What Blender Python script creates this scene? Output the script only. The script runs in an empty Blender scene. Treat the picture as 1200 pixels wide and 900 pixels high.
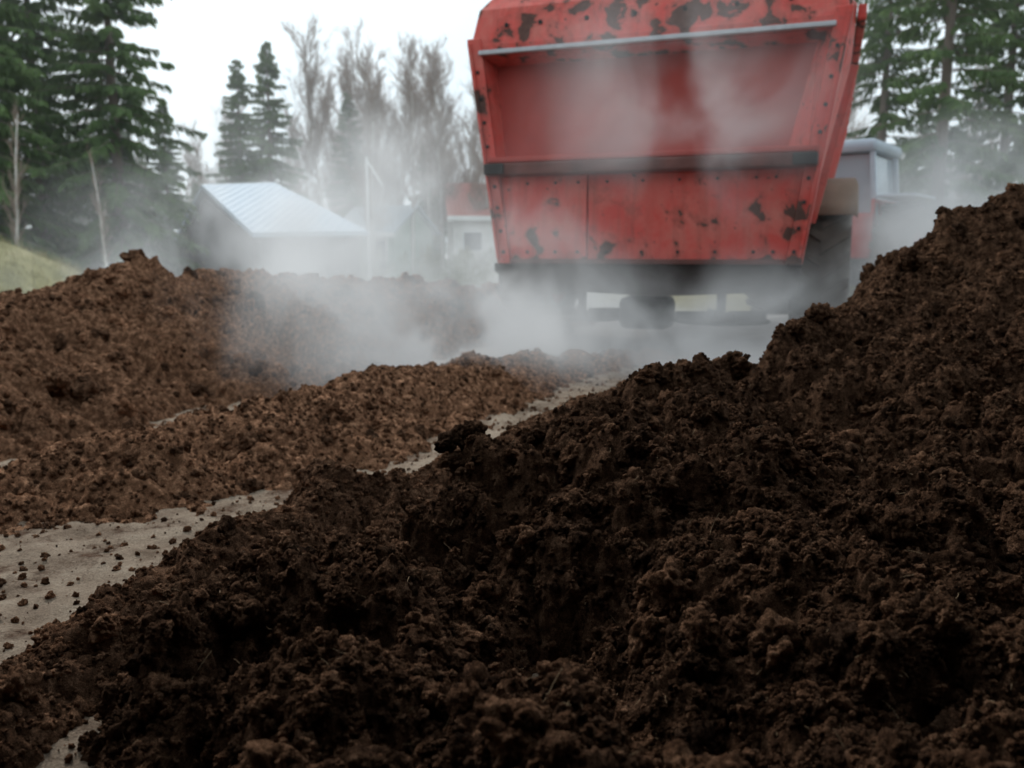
import bpy, math, random
import numpy as np
from mathutils import Vector, Matrix, noise as mnoise
random.seed(7); rng=np.random.default_rng(7)
S=bpy.context.scene; COL=S.collection
S.view_settings.view_transform='Standard'; S.view_settings.look='None'; S.view_settings.exposure=0
CH=0.9; PITCH=math.radians(8.8); sp,cp=math.sin(PITCH),math.cos(PITCH)
# ---- survey helpers used to work out real-world positions from the photo
def P(px,py,d):
    u=(px-600)/1000; v=(450-py)/1000
    yy=cp+v*sp; zz=-sp+v*cp; t=d/yy
    return (u*t,d,CH+zz*t)
def PZ(px,py,z):
    u=(px-600)/1000; v=(450-py)/1000
    yy=cp+v*sp; zz=-sp+v*cp; t=(z-CH)/zz
    return (u*t,yy*t,z)
# ================= materials =================
def mat(name):
    m=bpy.data.materials.new(name); m.use_nodes=True
    nt=m.node_tree; b=nt.nodes['Principled BSDF']; return m,nt,b
def N(nt,t,**k):
    n=nt.nodes.new(t)
    for a,v in k.items(): setattr(n,a,v)
    return n
def L(nt,a,b): nt.links.new(a,b)
def noise(nt,vec,scale,detail=4,rough=.55,dist=0):
    n=N(nt,'ShaderNodeTexNoise'); n.inputs['Scale'].default_value=scale; n.inputs['Detail'].default_value=detail
    n.inputs['Roughness'].default_value=rough; n.inputs['Distortion'].default_value=dist
    if vec is not None: L(nt,vec,n.inputs['Vector'])
    return n.outputs['Fac']
def ramp(nt,fac,stops):
    r=N(nt,'ShaderNodeValToRGB'); e=r.color_ramp.elements
    while len(e)<len(stops): e.new(.5)
    for i,(p,c) in enumerate(stops):
        e[i].position=p; e[i].color=(*c,1) if len(c)==3 else c
    L(nt,fac,r.inputs['Fac']); return r.outputs['Color']
def mix(nt,fac,a,b,mode='MIX'):
    m=N(nt,'ShaderNodeMixRGB',blend_type=mode)
    for s,v in ((0,fac),(1,a),(2,b)):
        if isinstance(v,(int,float)): m.inputs[s].default_value=v
        elif isinstance(v,tuple): m.inputs[s].default_value=(*v,1)
        else: L(nt,v,m.inputs[s])
    return m.outputs[0]
def math_(nt,op,a,b=None,c=None,clamp=False):
    m=N(nt,'ShaderNodeMath',operation=op); m.use_clamp=clamp
    for i,v in enumerate((a,b,c)):
        if v is None: continue
        if isinstance(v,(int,float)): m.inputs[i].default_value=v
        else: L(nt,v,m.inputs[i])
    return m.outputs[0]
def bump(nt,b,h,strength,dist):
    n=N(nt,'ShaderNodeBump'); n.inputs['Strength'].default_value=strength; n.inputs['Distance'].default_value=dist
    L(nt,h,n.inputs['Height']); L(nt,n.outputs[0],b.inputs['Normal'])
def pos(nt): return N(nt,'ShaderNodeNewGeometry').outputs['Position']
def objc(nt): return N(nt,'ShaderNodeTexCoord').outputs['Object']
def simple(name,col,rough=.7,metal=0,var=.25,scale=6,spec=.3,bmp=0):
    m,nt,b=mat(name); v=objc(nt)
    c=mix(nt,noise(nt,v,scale,5),tuple(x*(1-var) for x in col),tuple(min(1,x*(1+var)) for x in col))
    L(nt,c,b.inputs['Base Color']); b.inputs['Roughness'].default_value=rough; b.inputs['Metallic'].default_value=metal
    b.inputs['Specular IOR Level'].default_value=spec
    if bmp: bump(nt,b,noise(nt,v,scale*8,5),.6,bmp)
    return m
def peat(name,k=1.0,lo=1.0):
    m,nt,b=mat(name); p=pos(nt)
    n1=noise(nt,p,2.2,3); n2=noise(nt,p,34,5,.75); n3=noise(nt,p,380,3,.75)
    c=ramp(nt,n2,[(.34,(.024*k*lo,.0128*k*lo,.008*k*lo)),(.5,(.078*k,.042*k,.026*k)),(.66,(.205*k,.122*k,.079*k))])
    c=mix(nt,math_(nt,'MULTIPLY_ADD',n1,1.2,-.5,True),c,(.125*k,.071*k,.044*k))
    f=ramp(nt,n3,[(.32,(.3,.3,.3)),(.66,(1.75,1.7,1.65))])
    c=mix(nt,1.0,c,f,'MULTIPLY')
    oi=N(nt,'ShaderNodeObjectInfo').outputs['Random']
    c=mix(nt,1.0,c,ramp(nt,oi,[(0,(.5,.5,.5)),(1,(1.75,1.66,1.56))]),'MULTIPLY')
    L(nt,c,b.inputs['Base Color']); b.inputs['Roughness'].default_value=1; b.inputs['Specular IOR Level'].default_value=.03
    h=math_(nt,'ADD',noise(nt,p,150,5,.8),math_(nt,'MULTIPLY',noise(nt,p,600,2,.7),.35))
    bump(nt,b,h,1.0,.014); return m
M_peat=peat('peat_dark',1.2,.6); M_peatM=peat('peat_mid',2.1); M_peatL=peat('peat_brown',2.2)
# ================= mesh helpers =================
def link(o,parent=None):
    COL.objects.link(o)
    if parent: o.parent=parent
    return o
def mesh_np(name,V,F,mats,parent=None,smooth=True,fmat=None):
    V=np.asarray(V,dtype=np.float32); F=np.asarray(F,dtype=np.int32); k=F.shape[1]
    me=bpy.data.meshes.new(name); me.vertices.add(len(V)); me.vertices.foreach_set('co',V.ravel())
    me.loops.add(F.size); me.loops.foreach_set('vertex_index',F.ravel())
    me.polygons.add(len(F)); me.polygons.foreach_set('loop_start',np.arange(0,F.size,k,dtype=np.int32))
    me.polygons.foreach_set('loop_total',np.full(len(F),k,dtype=np.int32))
    for m in (mats if isinstance(mats,list) else [mats]): me.materials.append(m)
    if fmat is not None: me.polygons.foreach_set('material_index',np.asarray(fmat,dtype=np.int32))
    me.polygons.foreach_set('use_smooth',np.full(len(F),smooth,dtype=bool))
    me.update(calc_edges=True)
    return link(bpy.data.objects.new(name,me),parent)
def pyd(name,V,F,m,parent=None,smooth=False,bev=0):
    me=bpy.data.meshes.new(name); me.from_pydata(V,[],F); me.materials.append(m); me.update()
    o=link(bpy.data.objects.new(name,me),parent)
    if smooth:
        for p in me.polygons: p.use_smooth=True
    if bev:
        b=o.modifiers.new('b','BEVEL'); b.width=bev; b.segments=2; b.limit_method='ANGLE'
    return o
def empty(name,loc=(0,0,0),rz=0):
    o=bpy.data.objects.new(name,None); o.location=loc; o.rotation_euler=(0,0,rz); COL.objects.link(o); return o
def hexa(b,t):
    return list(b)+list(t),[(3,2,1,0),(4,5,6,7),(0,1,5,4),(1,2,6,5),(2,3,7,6),(3,0,4,7)]
def box(name,x0,x1,y0,y1,z0,z1,m,parent=None,bev=.008):
    V,F=hexa([(x0,y0,z0),(x1,y0,z0),(x1,y1,z0),(x0,y1,z0)],[(x0,y0,z1),(x1,y0,z1),(x1,y1,z1),(x0,y1,z1)])
    return pyd(name,V,F,m,parent,bev=bev)
def prism(name,poly,y0,y1,m,parent=None,bev=.008):
    n=len(poly); V=[(x,y0,z) for x,z in poly]+[(x,y1,z) for x,z in poly]
    F=[tuple(range(n)),tuple(range(2*n-1,n-1,-1))]+[(i,i+n,(i+1)%n+n,(i+1)%n) for i in range(n)]
    return pyd(name,V,F,m,parent,bev=bev)
def lathe(name,prof,c,axis,m,parent=None,n=48,smooth=True):
    V=[];F=[]
    for r,a in prof:
        for i in range(n):
            t=2*math.pi*i/n; q=(r*math.cos(t),r*math.sin(t))
            p={'x':(a,q[0],q[1]),'y':(q[0],a,q[1]),'z':(q[0],q[1],a)}[axis]
            V.append((p[0]+c[0],p[1]+c[1],p[2]+c[2]))
    for j in range(len(prof)-1):
        for i in range(n):
            F.append((j*n+i,j*n+(i+1)%n,(j+1)*n+(i+1)%n,(j+1)*n+i))
    return pyd(name,V,F,m,parent,smooth=smooth)
def beam(name,a,b,w,h,m,parent=None,bev=.006):
    a=Vector(a);b=Vector(b);d=(b-a).normalized(); s=d.cross(Vector((0,0,1)))
    if s.length<1e-3: s=Vector((1,0,0))
    s.normalize(); u=s.cross(d)
    c=[(-w/2,-h/2),(w/2,-h/2),(w/2,h/2),(-w/2,h/2)]
    V,F=hexa([tuple(a+s*x+u*y) for x,y in c],[tuple(b+s*x+u*y) for x,y in c])
    return pyd(name,V,F,m,parent,bev=bev)
# ================= numpy noise =================
def hsh(ix,iy,s):
    h=(ix.astype(np.int64)*374761393+iy.astype(np.int64)*668265263+s*982451653)&0xffffffff
    h=((h^(h>>13))*1274126177)&0xffffffff; h=((h^(h>>16))*2246822519)&0xffffffff
    return ((h^(h>>15))&0xffffff)/float(0x1000000)
def perlin(x,y,s=0):
    ix=np.floor(x);iy=np.floor(y);fx=x-ix;fy=y-iy
    ux=fx*fx*fx*(fx*(fx*6-15)+10);uy=fy*fy*fy*(fy*(fy*6-15)+10)
    def g(a,b):
        t=hsh(ix+a,iy+b,s)*2*np.pi; return np.cos(t)*(fx-a)+np.sin(t)*(fy-b)
    return 1.4*((g(0,0)*(1-ux)+g(1,0)*ux)*(1-uy)+(g(0,1)*(1-ux)+g(1,1)*ux)*uy)
def fbm(x,y,o=4,s=0,r=.5):
    v=0;a=1
    for i in range(o): v=v+a*perlin(x*2**i+i*17.3,y*2**i-i*9.1,s+i); a*=r
    return v
def lumps(x,y,s=0):
    ix=np.floor(x);iy=np.floor(y);out=np.zeros_like(x)
    for a in (-1,0,1):
        for b in (-1,0,1):
            cx=ix+a;cy=iy+b
            px=cx+hsh(cx,cy,s);py=cy+hsh(cx,cy,s+5);r=.35+.6*hsh(cx,cy,s+9)
            q=1-((x-px)**2+(y-py)**2)/(r*r)
            out=np.maximum(out,np.maximum(q,0)**.62*r)
    return out
def clod(x,y,scale,s):
    wx=x+fbm(x*scale*1.5,y*scale*1.5,3,s+31)*.35/scale; wy=y+fbm(x*scale*1.5,y*scale*1.5,3,s+47)*.35/scale
    return lumps(wx*scale,wy*scale,s)/scale
def detail(x,y,big=1.0,fine=True,huge=0):
    z=fbm(x*2.2,y*2.2,3,3)*.05*big+clod(x,y,5,11)*.55*big+clod(x,y,11,12)*.62*big+clod(x,y,24,13)*.55
    if huge: z=z+clod(x,y,2.6,10)*.36*huge
    if fine: z=z+clod(x,y,52,14)*.5+clod(x,y,110,15)*.5
    z=z+fbm(x*30,y*30,4,20,.6)*.006
    return z-z.mean()
def polydist(x,y,R):
    R=np.array(R); best=np.full(x.shape,1e9); zr=np.zeros(x.shape); side=np.zeros(x.shape)
    for a,b in zip(R[:-1],R[1:]):
        dx,dy=b[0]-a[0],b[1]-a[1]; l2=dx*dx+dy*dy
        t=np.clip(((x-a[0])*dx+(y-a[1])*dy)/l2,0,1)
        d=np.hypot(x-(a[0]+t*dx),y-(a[1]+t*dy)); m=d<best
        best=np.where(m,d,best); zr=np.where(m,a[2]+t*(b[2]-a[2]),zr)
        side=np.where(m,dx*(y-a[1])-dy*(x-a[0]),side)
    return best,zr,side
def grid_mesh(name,X,Y,Z,m,cut=None):
    ny,nx=X.shape; V=np.stack([X,Y,Z],-1).reshape(-1,3)
    i=np.arange(ny*nx).reshape(ny,nx)
    F=np.stack([i[:-1,:-1],i[:-1,1:],i[1:,1:],i[1:,:-1]],-1).reshape(-1,4)
    if cut is not None: F=F[(Z.ravel()[F]>cut).any(1)]
    return mesh_np(name,V,F,m)
# crumbs : aggregated, cauliflower-like grains
CR=bpy.data.collections.new('crumb_library'); CRL=bpy.data.collections.new('crumb_library_brown'); CRM=bpy.data.collections.new('crumb_library_mid')
CB=bpy.data.collections.new('clod_library'); CBL=bpy.data.collections.new('clod_library_brown'); CBM=bpy.data.collections.new('clod_library_mid')
def w3(P3,scale,seed):
    p=P3*scale+seed*13.7; ip=np.floor(p); out=np.zeros(len(p))
    for a in (-1,0,1):
        for b in (-1,0,1):
            for c in (-1,0,1):
                q=ip+np.array([a,b,c]); k=q[:,2]*57
                f=q+np.stack([hsh(q[:,0]+k,q[:,1],seed),hsh(q[:,0]+k,q[:,1],seed+1),hsh(q[:,0]+k,q[:,1],seed+2)],-1)
                r=.45+.5*hsh(q[:,0]+k,q[:,1],seed+3); d2=((p-f)**2).sum(1)
                out=np.maximum(out,np.sqrt(np.maximum(0,1-d2/(r*r)))*r)
    return out/scale
def mkcrumb(i,sub,mats,cols,fine):
    import bmesh
    bm=bmesh.new(); bmesh.ops.create_icosphere(bm,subdivisions=sub,radius=1)
    V=np.array([v.co[:] for v in bm.verts]); off=Vector((i*7.1,i*3.3,i*5.7))
    lo=np.array([mnoise.noise(Vector(p)*1.2+off)*.45+mnoise.noise(Vector(p)*2.6+off)*.22 for p in V])
    g=.60+lo+w3(V,1.5,i+3)*.8+w3(V,3.6,i+30)*.95+w3(V,8,i+60)*1.0
    if fine: g=g+w3(V,17,i+90)*1.0
    V=V*g[:,None]*np.array([random.uniform(.85,1.3),random.uniform(.85,1.15),random.uniform(.7,1)])
    for v,q in zip(bm.verts,V): v.co=q
    me=bpy.data.meshes.new('crumb_%d'%i); bm.to_mesh(me); bm.free()
    for p in me.polygons: p.use_smooth=True
    for mm_,cc in zip(mats,cols):
        m2=me.copy(); m2.materials.append(mm_); cc.objects.link(bpy.data.objects.new('crumb_%d'%i,m2))
for i in range(6): mkcrumb(i,4,(M_peat,M_peatL,M_peatM),(CR,CRL,CRM),False)
for i in range(6): mkcrumb(20+i,5,(M_peat,M_peatL,M_peatM),(CB,CBL,CBM),True)
def scatter(name,pts,scl,coll,parent):
    me=bpy.data.meshes.new(name); me.vertices.add(len(pts)); me.vertices.foreach_set('co',np.asarray(pts,np.float32).ravel())
    a=me.attributes.new('scl','FLOAT','POINT'); a.data.foreach_set('value',np.asarray(scl,np.float32))
    r=me.attributes.new('rot','FLOAT_VECTOR','POINT'); r.data.foreach_set('vector',(rng.random((len(pts),3))*6.28).astype(np.float32).ravel())
    o=link(bpy.data.objects.new(name,me),parent)
    ng=bpy.data.node_groups.new(name,'GeometryNodeTree')
    ng.interface.new_socket('Geometry',in_out='INPUT',socket_type='NodeSocketGeometry')
    ng.interface.new_socket('Geometry',in_out='OUTPUT',socket_type='NodeSocketGeometry')
    gi=ng.nodes.new('NodeGroupInput');go=ng.nodes.new('NodeGroupOutput')
    ip=ng.nodes.new('GeometryNodeInstanceOnPoints'); ci=ng.nodes.new('GeometryNodeCollectionInfo')
    ci.inputs['Collection'].default_value=coll; ci.inputs['Separate Children'].default_value=True; ci.inputs['Reset Children'].default_value=True
    ip.inputs['Pick Instance'].default_value=True
    n1=ng.nodes.new('GeometryNodeInputNamedAttribute'); n1.data_type='FLOAT'; n1.inputs['Name'].default_value='scl'
    n2=ng.nodes.new('GeometryNodeInputNamedAttribute'); n2.data_type='FLOAT_VECTOR'; n2.inputs['Name'].default_value='rot'
    ng.links.new(gi.outputs[0],ip.inputs['Points']); ng.links.new(ci.outputs[0],ip.inputs['Instance'])
    ng.links.new(n1.outputs['Attribute'],ip.inputs['Scale']); ng.links.new(n2.outputs['Attribute'],ip.inputs['Rotation'])
    ng.links.new(ip.outputs[0],go.inputs[0])
    mo=o.modifiers.new('scatter','NODES'); mo.node_group=ng; return o
# ================= foreground heap =================
ridge=[(-.98,.85,.08),P(140,870,1.3),P(185,770,1.45),P(250,700,1.6),P(300,648,1.7),P(345,634,1.78),P(440,636,1.95),P(500,582,2.1),P(555,536,2.25),P(620,504,2.4),P(690,472,2.55),P(760,445,2.75),P(860,436,3.0),P(920,406,3.3),P(965,368,3.5),P(1010,354,3.7),P(1050,303,4.0),P(1090,256,4.3),P(1130,236,4.55),P(1200,224,4.9),(3.6,5.5,1.45),(5.0,6.6,1.6)]
ctrl=[P(300,900,1.15),P(600,900,1.08),P(900,900,1.05),P(1200,900,1.05),P(1200,700,1.5),P(1200,550,2.05),P(1200,400,3.0),P(900,700,1.45),P(900,560,2.1),P(700,760,1.42),P(650,600,1.95),P(430,780,1.36),P(1050,430,2.95),P(1120,330,3.8),(1.5,1.0,.3),(2.5,1.5,.5),(3.0,3.0,.9),(4,4.5,1.35),(.3,.3,.05),(-.6,.4,0),(1.2,.2,.15),(4.5,2,1.0)]
C=np.array(ridge+ctrl)
def tps(r): return np.where(r>0,r*r*np.log(r+1e-9),0)
n=len(C); K=tps(np.hypot(C[:,None,0]-C[None,:,0],C[:,None,1]-C[None,:,1]))+np.eye(n)*.0004
A=np.zeros((n+3,n+3)); A[:n,:n]=K; A[:n,n]=A[n,:n]=1; A[:n,n+1]=A[n+1,:n]=C[:,0]; A[:n,n+2]=A[n+2,:n]=C[:,1]
W=np.linalg.solve(A,np.r_[C[:,2],0,0,0])
def surf(x,y):
    z=W[n]+W[n+1]*x+W[n+2]*y
    for i in range(n): z=z+W[i]*tps(np.hypot(x-C[i,0],y-C[i,1]))
    return z
BUMPS=[(P(640,720,1.6),-.20,.28),(P(760,800,1.3),-.12,.2),(P(560,620,1.9),-.10,.2),(P(480,720,1.6),.07,.18),(P(850,590,2.0),.10,.22),(P(1000,720,1.45),.08,.2),(P(950,480,2.65),-.10,.25),(P(1090,560,2.05),-.12,.25),(P(330,760,1.42),.05,.14),(P(420,880,1.2),-.05,.14),(P(1100,640,1.7),.07,.18),(P(740,520,2.35),.07,.2),(P(900,820,1.2),-.06,.14)]
def heap(x,y):
    d,zr,side=polydist(x,y,ridge)
    far=side>0
    s=surf(x,y)
    for c,hh_,r in BUMPS: s=s+hh_*np.exp(-((x-c[0])**2+(y-c[1])**2)/(r*r*.5))
    return np.where(far,zr-d*1.15,np.minimum(s,zr+d*.5))
nx=1000; ys=np.exp(np.linspace(math.log(.45),math.log(6.8),800)); xs=np.linspace(-1.5,4.6,nx)
X,Y=np.meshgrid(xs,ys)
H=heap(X,Y); D=detail(X,Y,1.0,True,1.0)
KN=((555,536,2.25,.060),(540,548,2.2,.04),(690,472,2.55,.04),(765,445,2.75,.055),(800,445,2.82,.05),(735,456,2.7,.045),(345,634,1.78,.05),(318,648,1.75,.04),(1000,358,3.66,.07),(975,368,3.55,.05),(920,406,3.28,.05),(300,652,1.7,.04),(250,702,1.6,.035),(620,508,2.38,.04),(860,438,2.98,.03),(190,770,1.46,.035),(1130,238,4.5,.07),(1060,302,4.02,.07),(630,600,1.9,.045),(900,640,1.75,.05),(780,620,1.85,.04),(1010,580,2.0,.06),(520,760,1.45,.04),(870,780,1.3,.035),(1120,760,1.35,.045),(700,690,1.6,.04),(455,640,1.95,.04),(1080,470,2.6,.06),(600,850,1.2,.035),(380,800,1.35,.035),(400,648,1.9,.035),(960,500,2.5,.05),(830,520,2.4,.045))
for px,py,d_,r in KN:
    c=P(px,py,d_); H=H+r*.55*np.exp(-((X-c[0])**2+(Y-c[1])**2)/(r*r*1.6))
Xd=X+fbm(X*14,Y*14,3,71)*.012; Yd=Y+fbm(X*14,Y*14,3,72)*.012
Z=H+D-.025
mound=grid_mesh('peat_mound',Xd,Yd,Z,M_peat,cut=-.06)
def scat_from(X,Y,Z,num,smin,smax,pw,name,coll,par,cond=None,sink=.2):
    ok=np.flatnonzero((Z.ravel()>.0)&(cond.ravel() if cond is not None else True))
    idx=rng.choice(ok,num); s=smin+(smax-smin)*rng.random(num)**pw
    p=np.stack([X.ravel()[idx],Y.ravel()[idx],Z.ravel()[idx]-s*sink],-1); p[:,:2]+=rng.normal(0,.003,(num,2))
    scatter(name,p,s,coll,par); return p,s
lim=(X<Y*.72+.25)
pc,sc_=scat_from(Xd,Yd,Z,2200,.012,.042,2.2,'clods',CB,mound,lim,.25)
pm,sm_=scat_from(Xd,Yd,Z,20000,.005,.014,1.6,'crumbs',CR,mound,lim,.1)
scat_from(Xd,Yd,Z,90000,.0014,.006,2.0,'fine_crumbs',CR,mound,lim,.1)
kn=[];ks=[]
for px,py,d_,r in KN:
    c=P(px,py,d_); j=np.argmin((Xd-c[0])**2+(Yd-c[1])**2); zz=Z.ravel()[j]
    for t in range(6):
        rr=r*rng.uniform(.3,.55); kn.append((c[0]+rng.normal(0,r*.5),c[1]+rng.normal(0,r*.5),zz+rng.uniform(-.4,.15)*r)); ks.append(rr)
scatter('big_clods',np.array(kn),np.array(ks),CB,mound)
ii=rng.integers(0,len(pc),20000); th=rng.random(20000)*6.28; ph=np.arccos(rng.uniform(-.1,1,20000)); rr=sc_[ii]*.95
q=pc[ii]+np.stack([rr*np.sin(ph)*np.cos(th),rr*np.sin(ph)*np.sin(th),rr*np.cos(ph)],-1); scatter('perched_crumbs',q,.0015+.006*rng.random(20000)**2,CR,mound)
M_fib=simple('fibre',(.24,.16,.09),.9,0,.5,40)
ok=np.flatnonzero((lim&(Y<3.2)&(Z>0)).ravel()); nf=2200; idx=rng.choice(ok,nf); V=[];F=[]
for i in idx:
    c=Vector((Xd.ravel()[i],Yd.ravel()[i],Z.ravel()[i]+.004)); a=rng.random()*6.28; ln=rng.uniform(.006,.022)*(1 if rng.random()<.93 else 2.2); w_=rng.uniform(.0003,.0006)
    d=Vector((math.cos(a),math.sin(a),rng.uniform(-.2,.8))).normalized(); bd=Vector((rng.normal(0,.3),rng.normal(0,.3),rng.normal(0,.3))); sd=Vector((-d.y,d.x,.2)).normalized()*w_
    k0=len(V)
    for t in (0,.33,.66,1):
        q=c+d*ln*t+bd*ln*t*t; V+= [tuple(q+sd),tuple(q-sd)]
    for j in range(3): F.append((k0+2*j,k0+2*j+1,k0+2*j+3,k0+2*j+2))
mesh_np('fibres',V,F,M_fib,mound,False)
# ================= windrows =================
def windrow(name,R,slope,res,bounds,m,coll,cb,big,ncr,smax,seed,soft=.015,lower=.0,huge=0,ncl=700,cmax=.06):
    x0,x1,y0,y1=bounds; X,Y=np.meshgrid(np.arange(x0,x1,res),np.arange(y0,y1,res))
    d,zr,_=polydist(X,Y,R)
    w=fbm(X*1.3+seed,Y*1.3,3,seed)*.12
    dd=np.sqrt(d*d+soft)-math.sqrt(soft)
    Z=zr-dd*(slope*(1+w*1.2))+w*.35*big
    x,y=X+seed*3.7,Y+seed*1.9
    Z=Z+(detail(x,y,big,False,huge)+clod(x,y,52,14)*.5)-lower
    Xd=X+fbm(x*9,y*9,3,71)*.02
    o=grid_mesh(name,Xd,Y,Z,m,cut=-.05)
    scat_from(Xd,Y,Z,ncr,.003,smax,2.4,'crumbs',coll,o)
    scat_from(Xd,Y,Z,ncl,smax*.6,cmax,2.6,'clods',cb,o,None,.4)
    return o
RA=[(-5.4,3.0,.75),P(-120,365,4.3),P(0,352,5.0),P(60,344,5.4),P(120,318,5.8),P(160,314,6.1),P(210,330,6.4),P(290,318,6.8),P(350,328,7.3),P(420,336,8),P(480,328,8.8),P(560,340,9.6),(.1,11,.45)]
windrow('peat_windrow',RA,.60,.013,(-5.5,1.6,2.4,12),M_peatL,CRL,CBL,1.1,16000,.020,1,.015,.0,.7,1500,.07)
RB=[(-2.9,2.1,.15),PZ(0,542,.17),PZ(70,524,.19),PZ(130,508,.23),PZ(200,492,.22),PZ(290,465,.28),PZ(340,462,.26),PZ(400,438,.30),PZ(480,432,.26),PZ(560,416,.25),PZ(650,416,.17),PZ(760,408,.1)]
windrow('peat_windrow',RB,.56,.010,(-3.4,1.8,1.6,7.5),M_peatL,CRL,CBL,.55,18000,.012,2,.003,.02,.2,600,.035)
RC=[(-1.35,.70,.16),(-1.12,1.15,.14),PZ(20,795,.10),PZ(80,742,.12),PZ(130,694,.17),PZ(190,656,.19),PZ(270,610,.22),PZ(350,594,.20),PZ(395,544,.26),PZ(450,550,.24),PZ(510,534,.23),PZ(600,500,.23),PZ(700,464,.26),PZ(800,435,.34)]
windrow('peat_windrow',RC,.95,.006,(-1.9,1.8,.4,6.0),M_peatM,CRM,CBM,.45,16000,.009,3,.003,.01,.2,400,.034)
# ================= ground =================
def gh(x,y):
    s=np.clip((y-12)/8,0,1); s=s*s*(3-2*s)
    return -.7*s+fbm(x*.5,y*.5,3,90)*.02+np.clip((y-60)/300,0,1)*2
m,nt,b=mat('ground_packed_dirt'); p=pos(nt)
sep=N(nt,'ShaderNodeSeparateXYZ'); L(nt,p,sep.inputs[0])
sand=ramp(nt,noise(nt,p,7,6,.65),[(.3,(.24,.17,.12)),(.55,(.43,.33,.245)),(.75,(.53,.43,.33))])
pe=ramp(nt,noise(nt,p,60,5),[(.3,(.06,.032,.02)),(.7,(.19,.11,.07))])
near=mix(nt,ramp(nt,noise(nt,p,4.2,7,.75),[(.52,(0,0,0)),(.64,(1,1,1))]),sand,pe)
near=mix(nt,1.0,near,ramp(nt,noise(nt,p,160,4,.7),[(.3,(.6,.6,.6)),(.6,(1.1,1.1,1.1))]),'MULTIPLY')
grav=ramp(nt,noise(nt,p,3,6,.7),[(.3,(.38,.37,.35)),(.7,(.6,.59,.57))])
grass=ramp(nt,noise(nt,p,1.1,7,.7),[(.3,(.12,.11,.05)),(.5,(.23,.20,.10)),(.7,(.33,.28,.16))])
ax=math_(nt,'ABSOLUTE',math_(nt,'ADD',math_(nt,'SUBTRACT',sep.outputs[0],math_(nt,'MULTIPLY',sep.outputs[1],-.06)),math_(nt,'MULTIPLY',noise(nt,p,.4,3),2.5)))
far=mix(nt,math_(nt,'SUBTRACT',math_(nt,'MULTIPLY',ax,.35),1.9,None,True),grav,grass)
fy=math_(nt,'MULTIPLY_ADD',sep.outputs[1],.25,-1.6,True)
L(nt,mix(nt,fy,near,far),b.inputs['Base Color']); b.inputs['Roughness'].default_value=1; b.inputs['Specular IOR Level'].default_value=.1
bump(nt,b,noise(nt,p,70,8,.75),.8,.03); M_ground=m
gx=np.unique(np.r_[np.linspace(-400,-10,30),np.linspace(-10,-3,40),np.arange(-3,4,.02),np.linspace(4,12,40),np.linspace(12,400,30)])
gy=np.unique(np.r_[np.linspace(-60,0,12),np.arange(0,8,.02),np.linspace(8,25,60),np.linspace(25,700,40)])
X,Y=np.meshgrid(gx,gy); Z=gh(X,Y)
nearm=(Y<9)&(X>-3.2)&(X<4.2)
Z=Z+np.where(nearm,fbm(X*6,Y*6,4,91)*.014+lumps(X*9,Y*9,92)*.012+lumps(X*20,Y*20,93)*.006,0)
gro=grid_mesh('ground',X,Y,Z,M_ground)
gm=(Y<6)&(Y>1)&(X<1)&(X>-3)
ok=np.flatnonzero(gm.ravel()); nb_=12000; idx=rng.choice(ok,nb_); s_=.0015+.010*rng.random(nb_)**3.5
pp=np.stack([X.ravel()[idx]+rng.normal(0,.01,nb_),Y.ravel()[idx]+rng.normal(0,.01,nb_),Z.ravel()[idx]+s_*.3],-1); scatter('loose_peat_bits',pp,s_,CRL,gro)
# ================= steel colours =================
def redpaint(name='red_paint_worn',rust=True):
    m,nt,b=mat(name); v=objc(nt)
    sep=N(nt,'ShaderNodeSeparateXYZ'); L(nt,v,sep.inputs[0])
    c=mix(nt,noise(nt,v,1.6,5,.6),(.50,.042,.033),(.62,.095,.075))
    dust=ramp(nt,noise(nt,v,2.4,7,.7,.4),[(.42,(0,0,0)),(.75,(.55,.55,.55))])
    c=mix(nt,dust,c,(.50,.26,.21))
    mp=N(nt,'ShaderNodeMapping'); mp.inputs['Scale'].default_value=(9,9,.7); L(nt,v,mp.inputs[0])
    st=ramp(nt,noise(nt,mp.outputs[0],1.5,5,.7),[(.48,(0,0,0)),(.78,(.55,.55,.55))]); c=mix(nt,st,c,(.22,.07,.05))
    up=math_(nt,'MULTIPLY',math_(nt,'ABSOLUTE',math_(nt,'SUBTRACT',sep.outputs[2],1.7)),.11)
    ru=math_(nt,'ADD',noise(nt,v,4.6,6,.55,.35),up)
    rm=ramp(nt,ru,[(.662,(0,0,0)),(.676,(1,1,1))])
    fine=ramp(nt,noise(nt,v,22,4,.6),[(.67,(0,0,0)),(.69,(1,1,1))]); rm=mix(nt,1.0,rm,fine,'LIGHTEN')
    rc=mix(nt,noise(nt,v,30,4),(.045,.022,.018),(.15,.08,.065))
    halo=ramp(nt,ru,[(.58,(0,0,0)),(.67,(.6,.6,.6))]); c=mix(nt,halo,c,(.25,.06,.045))
    c=mix(nt,rm,c,rc)
    L(nt,c,b.inputs['Base Color']); L(nt,mix(nt,rm,(.62,.62,.62),(.9,.9,.9)),b.inputs['Roughness']); b.inputs['Specular IOR Level'].default_value=.3
    bump(nt,b,math_(nt,'SUBTRACT',noise(nt,v,4,3),math_(nt,'MULTIPLY',rm,.25)),.35,.012); return m
M_red=redpaint()
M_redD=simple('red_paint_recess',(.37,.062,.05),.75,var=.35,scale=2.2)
M_steel=simple('bare_steel',(.42,.43,.45),.5,.4,.3,12)
M_dark=simple('dark_iron',(.03,.028,.027),.75,.1,.4,9,bmp=.004)
M_scuff=simple('scuffed_bar',(.12,.04,.032),.7,.1,.85,6,bmp=.004)
M_rub=simple('tyre_rubber',(.028,.027,.026),.85,0,.35,8,.2,.003)
M_rubd=simple('tyre_dusty',(.09,.075,.062),.9,0,.4,8,.2,.003)
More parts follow.
